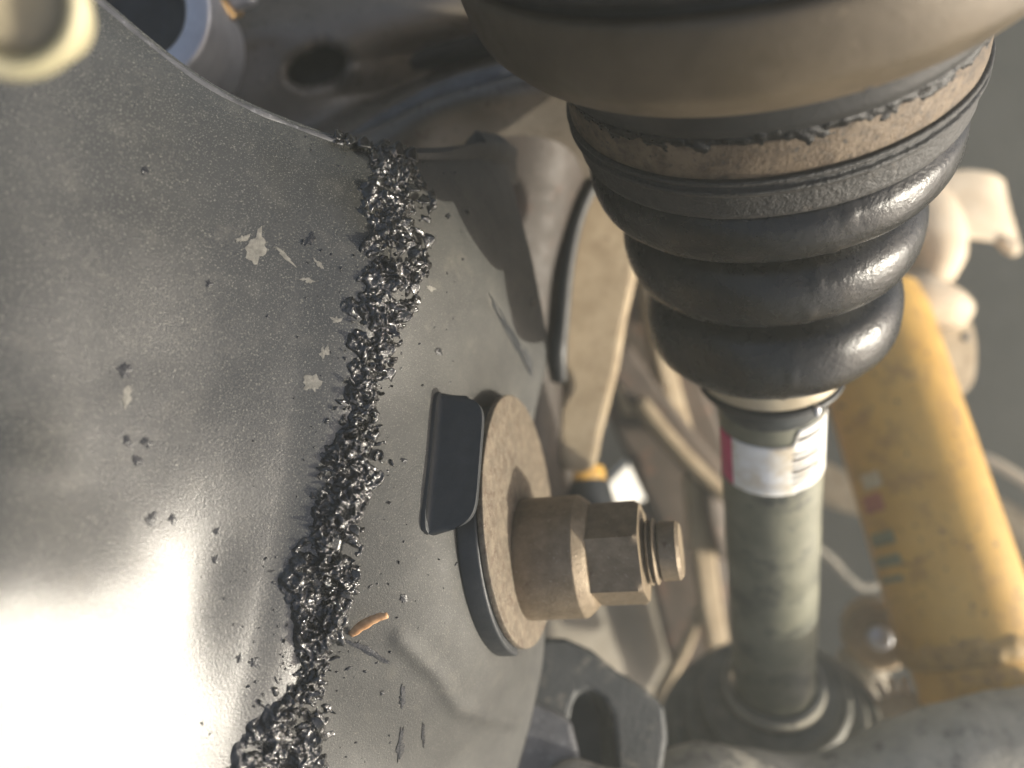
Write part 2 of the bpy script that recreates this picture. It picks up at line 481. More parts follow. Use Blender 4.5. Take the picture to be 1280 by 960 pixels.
# lumps piled on the bead, joined: too small to pick apart
def blob(c, size, n, jit=.45, spike=0.):
    bm = bmesh.new(); bmesh.ops.create_icosphere(bm, subdivisions=2, radius=1)
    R = Matrix.Rotation(random.uniform(0, 6.28), 3, Vector((random.gauss(0, 1), random.gauss(0, 1), random.gauss(0, 1))).normalized())
    s = Vector((random.uniform(.6, 2.2), random.uniform(.5, 1.1), random.uniform(.3, .7))) * size
    vv = []; off = Vector((random.random() * 50, 0, 0))
    for v in bm.verts:
        k = 1 + jit * 1.6 * noise.noise(v.co * 1.9 + off)
        vv.append(np.array(c) + np.array(R @ Vector((v.co.x * s.x * k, v.co.y * s.y * k, v.co.z * s.z * k))))
    ff = [tuple(v.index for v in f.verts) for f in bm.faces]
    bm.free()
    return vv, ff
parts = []
for k in range(900):
    x, y, wd = bc[random.randrange(NT)]
    q = max(-1.25, min(1.25, random.gauss(0, .42)))
    px, py = x + q * wd * .56, y + random.uniform(-6, 6)
    p, n = onpanel(px, py)
    sz = random.choice((.028, .034, .04, .048, .058)) * random.uniform(.7, 1.25)
    hh = max(0, .17 * (1 - q * q)) * random.uniform(.1, 1.1)
    parts.append(blob(p + n * hh, sz, n))
ft = gridfaces(NT, NQ); nb0 = NT * NQ
ring_ = [j for j in range(NQ)] + [i * NQ + NQ - 1 for i in range(1, NT)] + [(NT - 1) * NQ + j for j in range(NQ - 2, -1, -1)] + [i * NQ for i in range(NT - 2, 0, -1)]
fz = ft + [tuple(i + nb0 for i in f[::-1]) for f in ft] + [(ring_[k], ring_[k - 1], ring_[k - 1] + nb0, ring_[k] + nb0) for k in range(len(ring_))]
V, Fc = join((V + VB, fz), *parts)
bead = mesh_obj('sealant_bead', V, Fc, M_tar, sub)
bead['label'] = 'lumpy glossy black bead of tar'
md = bead.modifiers.new('melt', 'REMESH'); md.mode = 'VOXEL'; md.voxel_size = .00015; md.use_smooth_shade = True
md = bead.modifiers.new('soften', 'SMOOTH'); md.factor = .5; md.iterations = 3
# splatter scattered on the paint
parts = []
for k in range(230):
    x, y, wd = bc[random.randrange(NT)]
    q = random.choice((-1, 1)) * (1 + abs(random.gauss(0, 1.1)))
    if q < -3.5:
        continue
    px, py = x + q * wd * .56, y + random.uniform(-10, 10)
    if px > 660:
        continue
    p, n = onpanel(px, py)
    v, f = blob(p, random.choice((.008, .012, .018, .026)) * random.uniform(.7, 1.3), n, .3)
    parts.append((v, f))
V, Fc = join(*parts)
o = mesh_obj('tar_splatter', V, Fc, M_flake, sub); o['kind'] = 'stuff'

def flake(px, py, l, wd, lift, ang, mat_, name, parent, curl=.3, hgt=.1):
    """thin curved shard: root at a pixel on the panel, pointing along image angle ang, lifting off"""
    p, n = onpanel(px, py)
    e = nz(np.array((math.cos(ang), math.sin(ang), 0)) - n * np.dot(n, (math.cos(ang), math.sin(ang), 0)))
    s = np.cross(n, e)
    NA_, NB_ = 9, 5
    V = []
    for i in range(NA_):
        t = i / (NA_ - 1)
        wv = wd * 1.25 * (1 - t**3 * .8) * (.85 + .3 * noise.noise(Vector((px, py, t * 4))))
        for j in range(NB_):
            q = -1 + 2 * j / (NB_ - 1)
            V.append(p + n * (hgt + lift * l * t + curl * l * t * t - .12 * wd * q * q) + e * l * t * (1 - .2 * lift) + s * (wv * q + .12 * l * math.sin(t * 2.2)))
    return mesh_obj(name, V, gridfaces(NA_, NB_), mat_, parent, mods=(('solid', .025, 0),))
for (px, py, l, wd, lift, ang, cl) in (
    (497, 200, .45, .13, .9, 1.45, .3), (512, 205, .42, .12, .8, 1.25, .3), (482, 195, .35, .15, .8, 1.8, .2), (525, 305, .34, .12, .5, .35, .5),
    (470, 205, .3, .12, .7, 2.3, .3), (520, 250, .35, .14, .6, -.5, .3), (508, 235, .4, .18, .3, -.9, .4), (500, 330, .3, .1, .5, -.3, .2),
    (510, 365, .3, .1, .4, .5, .3), (500, 395, .26, .1, .4, -.2, .3), (478, 440, .3, .1, .5, .2, .3), 
    (480, 470, .3, .1, .4, .5, .3), (450, 560, .3, .12, .5, 2.0, .4), 
    (445, 620, .3, .1, .6, 1.5, .3), (440, 665, .25, .1, .7, .9, .5), 
    (440, 720, .25, .1, .6, .4, .3), (420, 770, .3, .12, .5, -.6, .3), 
    (430, 745, .28, .1, .7, 1.2, .3), (390, 905, .3, .13, .5, .4, .4), (440, 185, .3, .14, .6, 2.2, .3),
    (425, 178, .3, .12, .5, 2.6, .3), (455, 190, .33, .13, .7, 1.6, .4)):
    flake(px, py, l * .5, wd, lift * .4, ang, M_tar, 'flake', bead, cl, .10)
# pale scuffs, dark tar spots and the sliver's painted shadow, lying on the paint
def patch(px, py, rx, ry, ang, mat_, name, th=.012, parent=sub):
    k = 22; pts = []
    ph = random.uniform(0, 6.28)
    for i in range(k):
        a = 2 * math.pi * i / k; r = 1 + .75 * noise.noise(Vector((math.cos(a) * 1.6 + px * .7, math.sin(a) * 1.6, py * .37))) + .5 * noise.noise(Vector((math.cos(a) * 5 + px * .7, math.sin(a) * 5, py * .31)))
        dx, dy = rx * r * math.cos(a), ry * r * math.sin(a)
        pts.append((px + dx * math.cos(ang) - dy * math.sin(ang), py + dx * math.sin(ang) + dy * math.cos(ang)))
    top = []; bot = []
    for x, y in pts:
        p, n = onpanel(x, y); top.append(p + n * th); bot.append(p - n * .03)
    p, n = onpanel(px, py)
    V = top + bot + [p + n * th * 1.6]
    Fc = [(i, (i + 1) % k, 2 * k) for i in range(k)] + [(i, i + k, (i + 1) % k + k, (i + 1) % k) for i in range(k)]
    return mesh_obj(name, V, Fc, mat_, parent, smooth=False)
for a in ((322, 308, 11, 17, .3), (303, 298, 8, 4, -.4), (356, 320, 16, 2.5, .75), (398, 330, 9, 3, .8), (385, 350, 8, 3, .2), (390, 480, 12, 9, .2),
          (420, 400, 6, 4, 0), (405, 440, 5, 8, .5), (538, 360, 5, 3, .3), (160, 495, 5, 11, .1)):
    patch(*a, M_chip, 'scuff_mark', .006)
for a in ((157, 463, 9, 10, .4), (160, 552, 5, 8, 0), (184, 553, 6, 7, .5), (172, 577, 5, 9, -.6), (190, 648, 7, 8, .3), (216, 650, 4, 5, 0), (388, 300, 4, 8, .3),
          (262, 355, 4, 4, 0), (180, 214, 4, 4, 0), (270, 700, 5, 5, 0), (300, 822, 5, 5, 0), (318, 828, 6, 6, .2), (272, 665, 5, 4, 0), (505, 748, 4, 5, 0), (502, 872, 3.5, 10, .1),
          (500, 930, 4, 22, .12), (461, 814, 27, 4.5, .5), (529, 915, 1.8, 12, 0), (478, 866, 3, 3, 0), (505, 575, 4, 3, .5), (585, 265, 3, 4, 0), (560, 270, 3, 3, 0), (665, 378, 3, 5, 0), (548, 440, 4, 5, .2)):  # the long strip below the sliver is its cast shadow, painted
    patch(*a, M_flake, 'tar_and_shadow_spot', .012)

patch(637, 414, 46, 4, 1.07, M_hollow, 'slot_shade')  # near-black patches painted as the shade inside the punched recess
patch(660, 448, 14, 3, 1.3, M_hollow, 'slot_shade')
# ================================================================== wood sliver in the bead
wp, wn = onpanel(438, 792)
pts = [wp + wn * .02, wp + wn * .16 + np.array((.12, .16, 0)), wp + wn * .28 + np.array((.30, .33, 0)), wp + wn * .34 + np.array((.50, .42, 0))]
V, Fc = tube(pts, [.05, .075, .07, .045], 20, 8, .02, 9, .5)
o = mesh_obj('wood_sliver', V, Fc, M_wood, loc=pts[0])
tagit(o, 'small orange wood sliver sticking out of the tar bead, low on the panel', 'sliver')

# ================================================================== subframe bolt
fb = straight(B0, BN)
bolt = root('subframe_bolt', B0, 'rusty bolt with nut, thick collar and wide washer on the subframe flange', 'bolt')
# dark backing plate, a little larger and shifted
def plate(s0, s1, r, off, mat_, name, rfn=None, b=.05):
    p0 = B0 + off
    V, Fc = revolve(rounded([(s0, .1), (s0, r), (s1, r), (s1, .1)], b), straight(p0, BN), 120, rfn)
    return mesh_obj(name, V, Fc, mat_, bolt, sharp=40)
def notch(s, r, th):
    if r < 1.5:
        return 0
    t = math.degrees(th) % 360
    return -.28 if (t < 24 or t > 335) else 0
pl = plate(-.05, .34, 2.40, BV * .66 + BW * .06, M_tab, 'backing_plate', notch)
plate(.345, .47, 2.43, BV * .80, M_washer, 'washer', lambda s, r, th: .02 * noise.noise(Vector((math.cos(th) * 3, math.sin(th) * 3, s))) if r > 1.5 else 0, .03)
V, Fc = revolve(rounded([(.47, .2), (.47, 1.17), (1.58, 1.16), (1.74, 1.03), (1.80, .96), (1.81, .5)], .025), fb, 96,
                lambda s, r, th: .010 * noise.noise(Vector((math.cos(th) * 2.5, math.sin(th) * 2.5, s * 3))))
mesh_obj('collar', V, Fc, M_bolt, bolt, sharp=50)
# neck + hex nut with chamfered corners
def hexr(th, R):
    a = (th - HEX0) % (math.pi / 3) - math.pi / 6
    return R * math.cos(math.pi / 6) / math.cos(a)
HEX0 = math.radians(0)
prof = [(1.78, .3), (1.78, .80), (1.84, .90), (2.62, .90), (2.74, .80), (2.75, .3)]
def hexfn(s, r, th):
    return min(hexr(th, .985), r * 1.06) - r if r > .5 else 0
prof = [(1.79, .3), (1.79, .92), (1.86, .985), (2.0, .985), (2.3, .985), (2.58, .985), (2.66, .93), (2.74, .86), (2.75, .3)]
V, Fc = revolve(prof, fb, 96, hexfn)
mesh_obj('nut', V, Fc, M_bolt, bolt, sharp=22)
prof = [(2.5, .1), (2.5, .56)]
s = 2.70
while s < 2.98:
    prof += [(s, .53), (s + .04, .62), (s + .055, .62), (s + .095, .53)]; s += .10
prof += [(3.02, .50), (3.06, .555), (3.36, .545), (3.42, .49), (3.425, .05)]
V, Fc = revolve(prof, fb, 64, lambda s, r, th: (.012 * noise.noise(Vector((math.cos(th) * 4, math.sin(th) * 4, s * 4))) if r > .3 else 0))
mesh_obj('shank', V, Fc, M_bolt, bolt, sharp=35)

# ================================================================== drive shaft with boots
A0 = nz((-.18539, .82191, .53860)); A1 = nz((-.26035, .65659, .70789)); KS = .92; C0 = P(962.8, 459.0, 19.2 * KS)
def axle(s):
    if s <= 0:
        return C0 + A0 * s * KS, A0
    n = 60; p = C0.copy(); ds = s / n; dk = ds * KS
    for i in range(n):
        t = min((i + .5) * ds / 7.5, 1); p = p + nz(A0 * (1 - t) + A1 * t) * dk
    t = min(s / 7.5, 1)
    return p, nz(A0 * (1 - t) + A1 * t)
axle_fn = axle
def wrap(sfun, th0, th1, r, name, mat_, parent, n=40, m=10, pos=axle, th=.012):
    V = []
    for i in range(n):
        t = math.radians(th0 + (th1 - th0) * i / (n - 1)); s0, s1 = sfun(t)
        for j in range(m):
            p, a = pos(s0 + (s1 - s0) * j / (m - 1)); e, f, a = frame(a)
            V.append(p + r * (KS if pos is axle else 1) * (math.cos(t) * e + math.sin(t) * f))
    return mesh_obj(name, V, gridfaces(n, m), mat_, parent, mods=(('solid', th, 0),))
ax = root('drive_shaft', axle(-13)[0], 'greenish drive shaft with a large ribbed black rubber boot at its top', 'drive shaft')
def dense(prof, n):
    return [tuple(x) for x in cr(prof, n)]
def bump_boot(s, r, th):
    d = (th - math.radians(92 + 16 * max(0, 1 - s / 7))) ; d = (d + math.pi) % (2 * math.pi) - math.pi
    v = Vector((math.cos(th) * r, math.sin(th) * r, s))
    return .04 * math.exp(-(d * r / .03)**2) + .020 * noise.noise(v * .9) + .006 * noise.noise(v * 3)
bootp = [(.28, 1.50), (.33, 1.66), (.46, 1.80), (.66, 2.18), (1.0, 2.58), (1.45, 2.77), (2.05, 2.79), (2.50, 2.62), (2.76, 2.28), (2.88, 2.20), (3.00, 2.40), (3.25, 2.86), (3.65, 3.03),
         (4.20, 3.05), (4.58, 2.86), (4.78, 2.58), (4.88, 2.52), (5.00, 2.78), (5.25, 3.30), (5.60, 3.48), (6.05, 3.51), (6.30, 3.42), (6.42, 3.34), (6.52, 3.34)]
V, Fc = revolve(dense(bootp, 150), axle, 180, bump_boot, caps=False)
mesh_obj('inner_boot', V, Fc, M_rubber, ax)
V, Fc = revolve(rounded([(6.46, 3.2), (6.47, 3.52), (6.60, 3.58), (7.06, 3.62), (7.12, 3.70), (7.20, 3.71), (7.24, 3.64), (7.30, 3.64), (7.34, 3.71), (7.43, 3.71), (7.47, 3.4)], .05), axle, 200,
                lambda s, r, th: bump_boot(s, r, th) * .6 + .008 * noise.noise(Vector((math.cos(th) * r, math.sin(th) * r, s)) * 6), caps=False)
mesh_obj('boot_cuff', V, Fc, M_cuff, ax, sharp=50)
V, Fc = revolve(rounded([(7.43, 3.4), (7.43, 3.635), (8.10, 3.655), (8.11, 3.4)], .04), axle, 200,
                lambda s, r, th: .012 * noise.noise(Vector((math.cos(th) * r, math.sin(th) * r, s * 2)) * 1.6), caps=False)
mesh_obj('big_clamp', V, Fc, M_clamp, ax, sharp=50)
# ragged grease line above the clamp
prof = dense([(7.84, 3.60), (7.95, 3.655), (8.05, 3.70), (8.18, 3.73), (8.30, 3.72), (8.45, 3.68)], 26)
def gre(s, r, th):
    v = Vector((math.cos(th) * r, math.sin(th) * r, s))
    return .05 * noise.noise(v * 2.2) + .05 * noise.noise(v * 6) + .035 * noise.noise(v * 15) - .035
V, Fc = revolve(prof, axle, 420, gre, caps=False)
mesh_obj('grease', V, Fc, M_grease, ax)
V, Fc = revolve(rounded([(8.15, 3.3), (8.22, 3.70), (8.40, 3.78), (8.8, 3.86), (8.95, 4.05)], .05), axle, 180, caps=False)
mesh_obj('dark_ring', V, Fc, M_black, ax, sharp=50)
hp = rounded([(8.80, 3.7), (8.84, 4.10), (9.12, 4.52), (9.55, 4.86), (9.95, 4.95), (10.3, 4.98), (10.62, 4.96), (10.66, 4.80)], .14, 5)
V, Fc = revolve(hp, axle, 220, lambda s, r, th: .014 * noise.noise(Vector((math.cos(th) * r, math.sin(th) * r, s)) * .8), caps=False)
rim = mesh_obj('joint_rim', V, Fc, M_housing, ax, sharp=50)
V, Fc = revolve(rounded([(10.6, 4.78), (10.82, 4.76), (10.86, 4.93), (11.0, 4.99), (12.2, 4.95), (12.6, 4.6), (12.7, .5)], .08), axle, 160, caps=False)
mesh_obj('joint_housing', V, Fc, M_black, ax, sharp=50)
for (t0, s0, dt, dsz, mt) in ((83, 10.15, 3.2, .05, M_clamp), (64, 9.62, 1.6, .07, M_tar), (70, 9.3, .5, .05, M_tar), (101, 9.25, .6, .05, M_tar), (112, 9.9, .3, .03, M_clamp)):
    rr0 = 4.99 if s0 > 9.9 else (4.87 if s0 > 9.5 else 4.72)
    wrap(lambda t, s0=s0, dsz=dsz: (s0 - dsz * .5, s0 + dsz * (.5 + .3 * math.sin(t * 60))), t0 - dt, t0 + dt, rr0, 'scuff_mark', mt, rim, 14, 4)
# small clamp
V, Fc = revolve(rounded([(-.36, 1.3), (-.36, 1.66), (-.30, 1.72), (-.20, 1.72), (-.15, 1.60), (.30, 1.60), (.34, 1.55)], .04), axle, 120, caps=False)
mesh_obj('boot_neck', V, Fc, M_black, ax, sharp=50)
V, Fc = revolve(rounded([(-.13, 1.5), (-.13, 1.645), (.26, 1.655), (.27, 1.5)], .02), axle, 120, caps=False)
sc2 = mesh_obj('small_clamp', V, Fc, M_clamp2, ax, sharp=50)
p, a = axle(-.30); e, f, a = frame(a)
lp = p + 1.72 * KS * (math.cos(math.radians(76)) * e + math.sin(math.radians(76)) * f)
V, Fc = tube([lp - a * .12, lp + a * .02, lp + a * .12], [.06, .08, .06], 8, 10)
mesh_obj('clamp_lug', V, Fc, M_silver, sc2)
# shaft
prof = [(.3, 1.30), (-.3, 1.36), (-.36, 1.36), (-.80, 1.37), (-.92, 1.30), (-1.0, 1.285)]
V, Fc = revolve(prof, axle, 96, caps=False)
mesh_obj('shaft_collar', V, Fc, M_collar, ax, sharp=50)
prof = [(s, 1.285 + .006 * math.sin(s * 3)) for s in np.linspace(-.98, -13.6, 60)]
V, Fc = revolve(prof, axle, 96, lambda s, r, th: .01 * noise.noise(Vector((math.cos(th) * r, math.sin(th) * r, s)) * 1.2), caps=False)
shaft = mesh_obj('shaft', V, Fc, M_shaft, ax)
# sticker wrapped round the shaft
def stk(t):
    d = math.degrees(t)
    k = 1 / (1 + math.exp((d - 86) * 1.2))
    return (-1.46 + .40 * k, -3.02 + .05 * k)
st = wrap(stk, 157, -20, 1.312, 'sticker', M_paper, ax, 90, 12)
st['label'] = 'white barcode sticker with a pink end'
wrap(lambda t: (-1.46, -3.02), 181, 157.5, 1.312, 'pink_stripe', M_pink, st, 14, 10)
bars = []
V = []; Fc = []
s = -1.72
for k, (wd, gp) in enumerate(((.07, .09), (.12, .10), (.06, .08), (.13, .09), (.08, .10), (.06, .08))):
    n = 14; b = len(V)
    for i in range(n):
        t = math.radians(90 - 36 * i / (n - 1))
        for ss in (s, s - wd):
            p, a = axle(ss); e, f, a = frame(a)
            V.append(p + 1.3215 * KS * (math.cos(t) * e + math.sin(t) * f))
    for i in range(n - 1):
        Fc.append((b + 2 * i, b + 2 * i + 1, b + 2 * i + 3, b + 2 * i + 2))
    s -= wd + gp
mesh_obj('barcode', V, Fc, M_ink, st)
wrap(lambda t: (-1.30, -1.40), 84, 50, 1.3215, 'printed_line', M_ink, st, 16, 2, th=.004)
wrap(lambda t: (-1.26, -1.275), 82, 40, 1.3215, 'printed_line', M_ink, st, 16, 2, th=.004)
# outer boot seen along its axis: rings widening away from the shaft
op = [(-12.3, 1.34), (-12.32, 1.52), (-12.75, 1.56), (-12.95, 1.70), (-13.0, 2.05), (-12.9, 2.28), (-13.15, 2.42), (-13.6, 2.30), (-13.75, 2.35), (-13.7, 2.75), (-13.85, 2.95), (-14.25, 2.9), (-14.45, 2.95), (-14.4, 3.3),
      (-14.6, 3.48), (-15.0, 3.42), (-15.2, 3.5), (-15.2, 3.85), (-15.5, 4.0), (-17, 4.05)]
V, Fc = revolve(dense(op, 110), axle, 120, caps=False)
mesh_obj('outer_boot', V, Fc, M_oboot, ax)
V, Fc = revolve(rounded([(-12.35, 1.4), (-12.35, 1.60), (-12.7, 1.62), (-12.7, 1.4)], .03), axle, 96, caps=False)
mesh_obj('outer_clamp', V, Fc, M_arm, ax, sharp=50)

# ================================================================== crossmember with oval hole (upper left, behind)
cpx = [
 [(150, 60, 21), (250, -20, 22), (330, -85, 23.5), (440, -110, 23.5), (560, -120, 23.5), (700, -160, 23), (820, -190, 22.5)],
 [(160, 125, 20), (250, 72, 20.3), (325, 22, 20.6), (430, 20, 20.6), (545, 12, 20.8), (680, -20, 21), (820, -40, 21)],
 [(180, 190, 20.2), (265, 135, 20.2), (345, 85, 20.4), (440, 82, 21.0), (550, 55, 23.4), (680, 25, 24.2), (820, 0, 24)],
 [(230, 240, 20.8), (330, 190, 20.8), (420, 150, 21.4), (500, 115, 22.8), (590, 82, 24.2), (690, 66, 24.6), (820, 52, 24)],
 [(260, 270, 20.2), (350, 220, 20.1), (430, 176, 19.6), (540, 124, 18.9), (605, 104, 18.6), (700, 86, 18.6), (820, 78, 18.8)],
 [(290, 330, 19.4), (370, 270, 19.2), (450, 215, 19.1), (545, 165, 19.0), (615, 150, 19.0), (705, 138, 19), (820, 130, 19)],
 [(300, 400, 19.3), (380, 340, 19.1), (470, 290, 19.0), (560, 260, 21.0), (630, 250, 21.4), (715, 240, 22), (820, 235, 23)]]
NUc, NVc = 110, 130
cg = loft([[P(*q) for q in r] for r in cpx], NUc, NVc)
for i in range(NUc):
    for j in range(NVc):
        cg[i, j] += np.array((0, 0, .07 * noise.noise(Vector(cg[i, j]) * .5)))
HC, HA, HB, HT = (395, 83), 43, 27, math.radians(-24)
def hole(x, y):
    dx, dy = x - HC[0], y - HC[1]
    u = dx * math.cos(HT) + dy * math.sin(HT); v = -dx * math.sin(HT) + dy * math.cos(HT)
    return u / HA, v / HB
rad = np.zeros((NUc, NVc))
for i in range(NUc):
    for j in range(NVc):
        rad[i, j] = math.hypot(*hole(*proj(cg[i, j])))
skip = np.zeros((NUc, NVc), bool)
for i in range(NUc - 1):
    for j in range(NVc - 1):
        skip[i, j] = (rad[i:i + 2, j:j + 2].mean() < 1)
for i in range(NUc):
    for j in range(NVc):
        if rad[i, j] < 1.35:
            used = [not skip[a, b] for a in (i - 1, i) for b in (j - 1, j)]
            if any(used) and not all(used):
                x, y = proj(cg[i, j]); u, v = hole(x, y); k = math.hypot(u, v)
                u, v = u / k * HA, v / k * HB
                cg[i, j] = P(HC[0] + u * math.cos(HT) - v * math.sin(HT), HC[1] + u * math.sin(HT) + v * math.cos(HT), -cg[i, j, 2] + .12)
            elif rad[i, j] >= 1:
                cg[i, j, 2] += .05 * (1.35 - rad[i, j]) / .35
V = cg.reshape(-1, 3); Fc = gridfaces(NUc, NVc, skip)
o = root('crossmember', P(450, 200, 20), '', '')
mesh_obj('front_sheet', V, Fc, M_member, o, mods=(('solid', .3, 0),))
V = [p + np.array((0, 0, -2.2)) for p in cg.reshape(-1, 3)[:]]
cb = loft([[P(*q) + np.array((.3, 0, -1.9)) for q in r] for r in cpx], 30, 36)
mesh_obj('hole_shade_sheet', cb.reshape(-1, 3), gridfaces(30, 36), M_hollow, o, mods=(('solid', .2, 0),))  # near-black sheet added behind the oval opening so it looks shaded
V, Fc = tube([P(420, 182, 19.5), P(480, 152, 19.1), P(540, 124, 18.8), P(605, 104, 18.5), P(700, 86, 18.5), P(820, 78, 18.7)], [.10, .22, .30, .34, .30, .3], 60, 18, .05, .8)
mesh_obj('fold_highlight', V, Fc, M_edge, o)  # added pale glossy tube for the bright streak along the crest
tagit(o, 'dark pressed steel crossmember with one oval hole, behind the top of the panel', 'crossmember')

# ================================================================== brown bracket sheet between flange and tan arm
bpx = [
 [(560, 170, 19.3), (620, 160, 19.3), (680, 150, 19.4), (725, 140, 19.8), (760, 135, 21)],
 [(590, 240, 20.0), (640, 230, 19.9), (695, 215, 20.2), (728, 205, 21.2), (745, 205, 23)],
 [(620, 340, 20.9), (655, 335, 20.8), (695, 330, 21.6), (708, 327, 23.2), (716, 330, 24.5)],
 [(630, 440, 21.4), (665, 440, 21.3), (695, 440, 22.2), (704, 440, 24), (710, 440, 25.6)],
 [(640, 540, 21.9), (670, 540, 21.8), (692, 540, 22.5), (710, 540, 23.5), (740, 540, 25)],
 [(640, 640, 22), (670, 640, 22), (690, 640, 22.8), (705, 640, 23.8), (730, 640, 25)]]
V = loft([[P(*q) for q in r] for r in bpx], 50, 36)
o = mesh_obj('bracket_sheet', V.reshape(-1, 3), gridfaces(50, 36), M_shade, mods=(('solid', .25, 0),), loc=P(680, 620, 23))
tagit(o, 'brown curved steel sheet between the subframe flange and the tan bracket', 'bracket')

# ================================================================== tan bracket, hose, bushing
V, Fc = slab([(742, 190), (795, 250), (800, 330), (786, 400), (776, 460), (756, 540), (744, 586), (712, 590), (694, 560), (694, 510), (708, 480), (694, 440), (700, 340), (716, 260)], 22.4, 2.0, (.2, .2), 56)
tb_ = root('tan_bracket', P(720, 590, 25), 'dusty tan casting with a black hose over it, left of the ribbed boot', 'bracket')
mesh_obj('casting', V, Fc, M_tan, tb_, sharp=40, mods=(('bevel', .3, 4),))
pts = [P(770, 200, 21.6), P(742, 230, 21.5), P(722, 272, 21.4), P(709, 330, 21.4), P(702, 400, 21.5), P(697, 440, 21.6), P(700, 476, 21.9)]
V, Fc = tube(pts, [.17, .19, .20, .21, .22, .27, .2], 60, 16)
o = mesh_obj('rubber_hose', V, Fc, M_black, loc=pts[-1])
tagit(o, 'thin black rubber hose curving down over the tan casting', 'hose')
bp = root('bushing', P(725, 650, 26), 'dark bushing with a yellow ring below the tan casting, behind the bolt', 'bushing')
fbp = straight(P(722, 590, 24.6), (.12, -1, .25))
V, Fc = revolve(rounded([(-.1, .2), (-.1, .82), (.35, .86), (.36, .5)], .06), fbp, 48)
mesh_obj('yellow_ring', V, Fc, M_yellow, bp, sharp=50)
V, Fc = revolve(rounded([(.36, .3), (.36, .92), (1.5, 1.05), (1.9, 1.0), (1.9, .2)], .1), fbp, 48)
mesh_obj('rubber_body', V, Fc, M_hollow, bp, sharp=50)

# ================================================================== tan suspension arm behind the bolt, and its strut
arm = root('suspension_arm', P(890, 640, 33), 'dusty tan ribbed suspension arm running down behind the bolt tip', 'arm')
def bar(a, b, wa, wb, th, mat_, name, parent, tilt=0):
    """flat bar between pixel-depth points a and b, widths in px, thickness in cm"""
    (x0, y0, d0), (x1, y1, d1) = a, b
    l = math.hypot(x1 - x0, y1 - y0); ux, uy = -(y1 - y0) / l, (x1 - x0) / l
    top = []
    for t in np.linspace(0, 1, 9):
        x, y, d = x0 + (x1 - x0) * t, y0 + (y1 - y0) * t, d0 + (d1 - d0) * t
        wd = (wa + (wb - wa) * t) / 2; bend = 5 * math.sin(t * 3.14)
        top.append((P(x + ux * (wd + bend), y + uy * (wd + bend), d - tilt), P(x - ux * (wd - bend), y - uy * (wd - bend), d + tilt)))
    V = []
    for p, q in top:
        V += [p, q, q + np.array((0, 0, -th)), p + np.array((0, 0, -th))]
    n = len(top)
    Fc = gridfaces(n, 4, closev=True) + [(0, 1, 2, 3), tuple(4 * (n - 1) + k for k in (3, 2, 1, 0))]
    return mesh_obj(name, V, Fc, mat_, parent, sharp=40, mods=(('bevel', .26, 4),))
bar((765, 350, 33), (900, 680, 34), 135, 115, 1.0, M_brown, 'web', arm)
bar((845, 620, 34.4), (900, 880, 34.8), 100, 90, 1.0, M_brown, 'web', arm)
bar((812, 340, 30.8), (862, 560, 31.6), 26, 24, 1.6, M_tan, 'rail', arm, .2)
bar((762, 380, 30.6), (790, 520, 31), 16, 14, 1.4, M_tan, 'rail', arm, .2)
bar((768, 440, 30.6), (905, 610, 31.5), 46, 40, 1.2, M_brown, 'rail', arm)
bar((800, 500, 30.2), (915, 625, 31.0), 20, 18, 1.4, M_tan, 'rail', arm)
lk = root('link_rod', P(905, 830, 33), 'upright dusty tan link strip just left of the drive shaft', 'link')
bar((872, 590, 32), (908, 850, 33), 32, 26, 1.0, M_tan, 'strip', lk, .1)
bar((893, 600, 31.4), (912, 700, 31.8), 26, 22, .8, M_brown, 'lug', lk, .1)
# near-white slab tilted to the sun, for blown-out sunlit ground in the gap
V, Fc = slab([(762, 606), (800, 572), (838, 576), (846, 630), (822, 660), (772, 645)], 40, .6, (3.6, 0), 24)
o = mesh_obj('ground', V, Fc, M_pale, sharp=40)
o['kind'] = 'structure'
# dusty shield below the bolt
ds = root('dust_shield', P(800, 880, 36), 'pale dusty grey shield plate with a thin raised rim, below the bolt', 'shield')
ctr = P(770, 800, 36); dn = nz((.45, .1, .88)); e, f, a = frame(dn)
V = []; 
for i in range(14):
    r = 5.2 * i / 13
    for j in range(64):
        th = 2 * math.pi * j / 64
        V.append(ctr + r * (math.cos(th) * e * .95 + math.sin(th) * f) + dn * (.5 - .5 * (r / 5.2)**2 + .08 * noise.noise(Vector((r * math.cos(th), r * math.sin(th), 0)) * .5)))
mesh_obj('plate', V, gridfaces(14, 64, closev=True), M_disc, ds, mods=(('solid', .2, 0),))
pts = [P(885, 720, 33.5), P(876, 760, 33.2), P(858, 805, 33), P(838, 845, 32.8), P(826, 875, 32.6), P(835, 905, 32.4)]
V, Fc = tube(pts, [.2, .24, .28, .32, .4, .4], 30, 12, .05, 1)
mesh_obj('rim', V, Fc, M_tan, ds)

# ================================================================== dark notched bracket and dusty arm along the bottom
nb = root('notched_bracket', P(740, 930, 20), 'dark iron bracket with a U-shaped notch at the bottom edge', 'bracket')
V, Fc = slab([(640, 812), (684, 797), (708, 798), (740, 812), (774, 840), (810, 862), (832, 884), (836, 920), (830, 960), (815, 1000), (780, 1000), (770, 960), (768, 925), (765, 895), (755, 874), (738, 864), (724, 868), (716, 884),
              (713, 905), (690, 897), (640, 885)], 18.3, 1.4, (.25, -.5))
mesh_obj('plate', V, Fc, M_dark, nb, smooth=False, mods=(('bevel', .14, 3),))
V, Fc = slab([(600, 880), (650, 872), (690, 886), (716, 902), (730, 960), (740, 1020), (600, 1020)], 17.6, 1.3, (.3, -.6))
mesh_obj('lower_plate', V, Fc, M_edge, nb, smooth=False, mods=(('bevel', .14, 3),))
V, Fc = slab([(700, 850), (790, 850), (790, 960), (700, 960)], 20.4, .4)
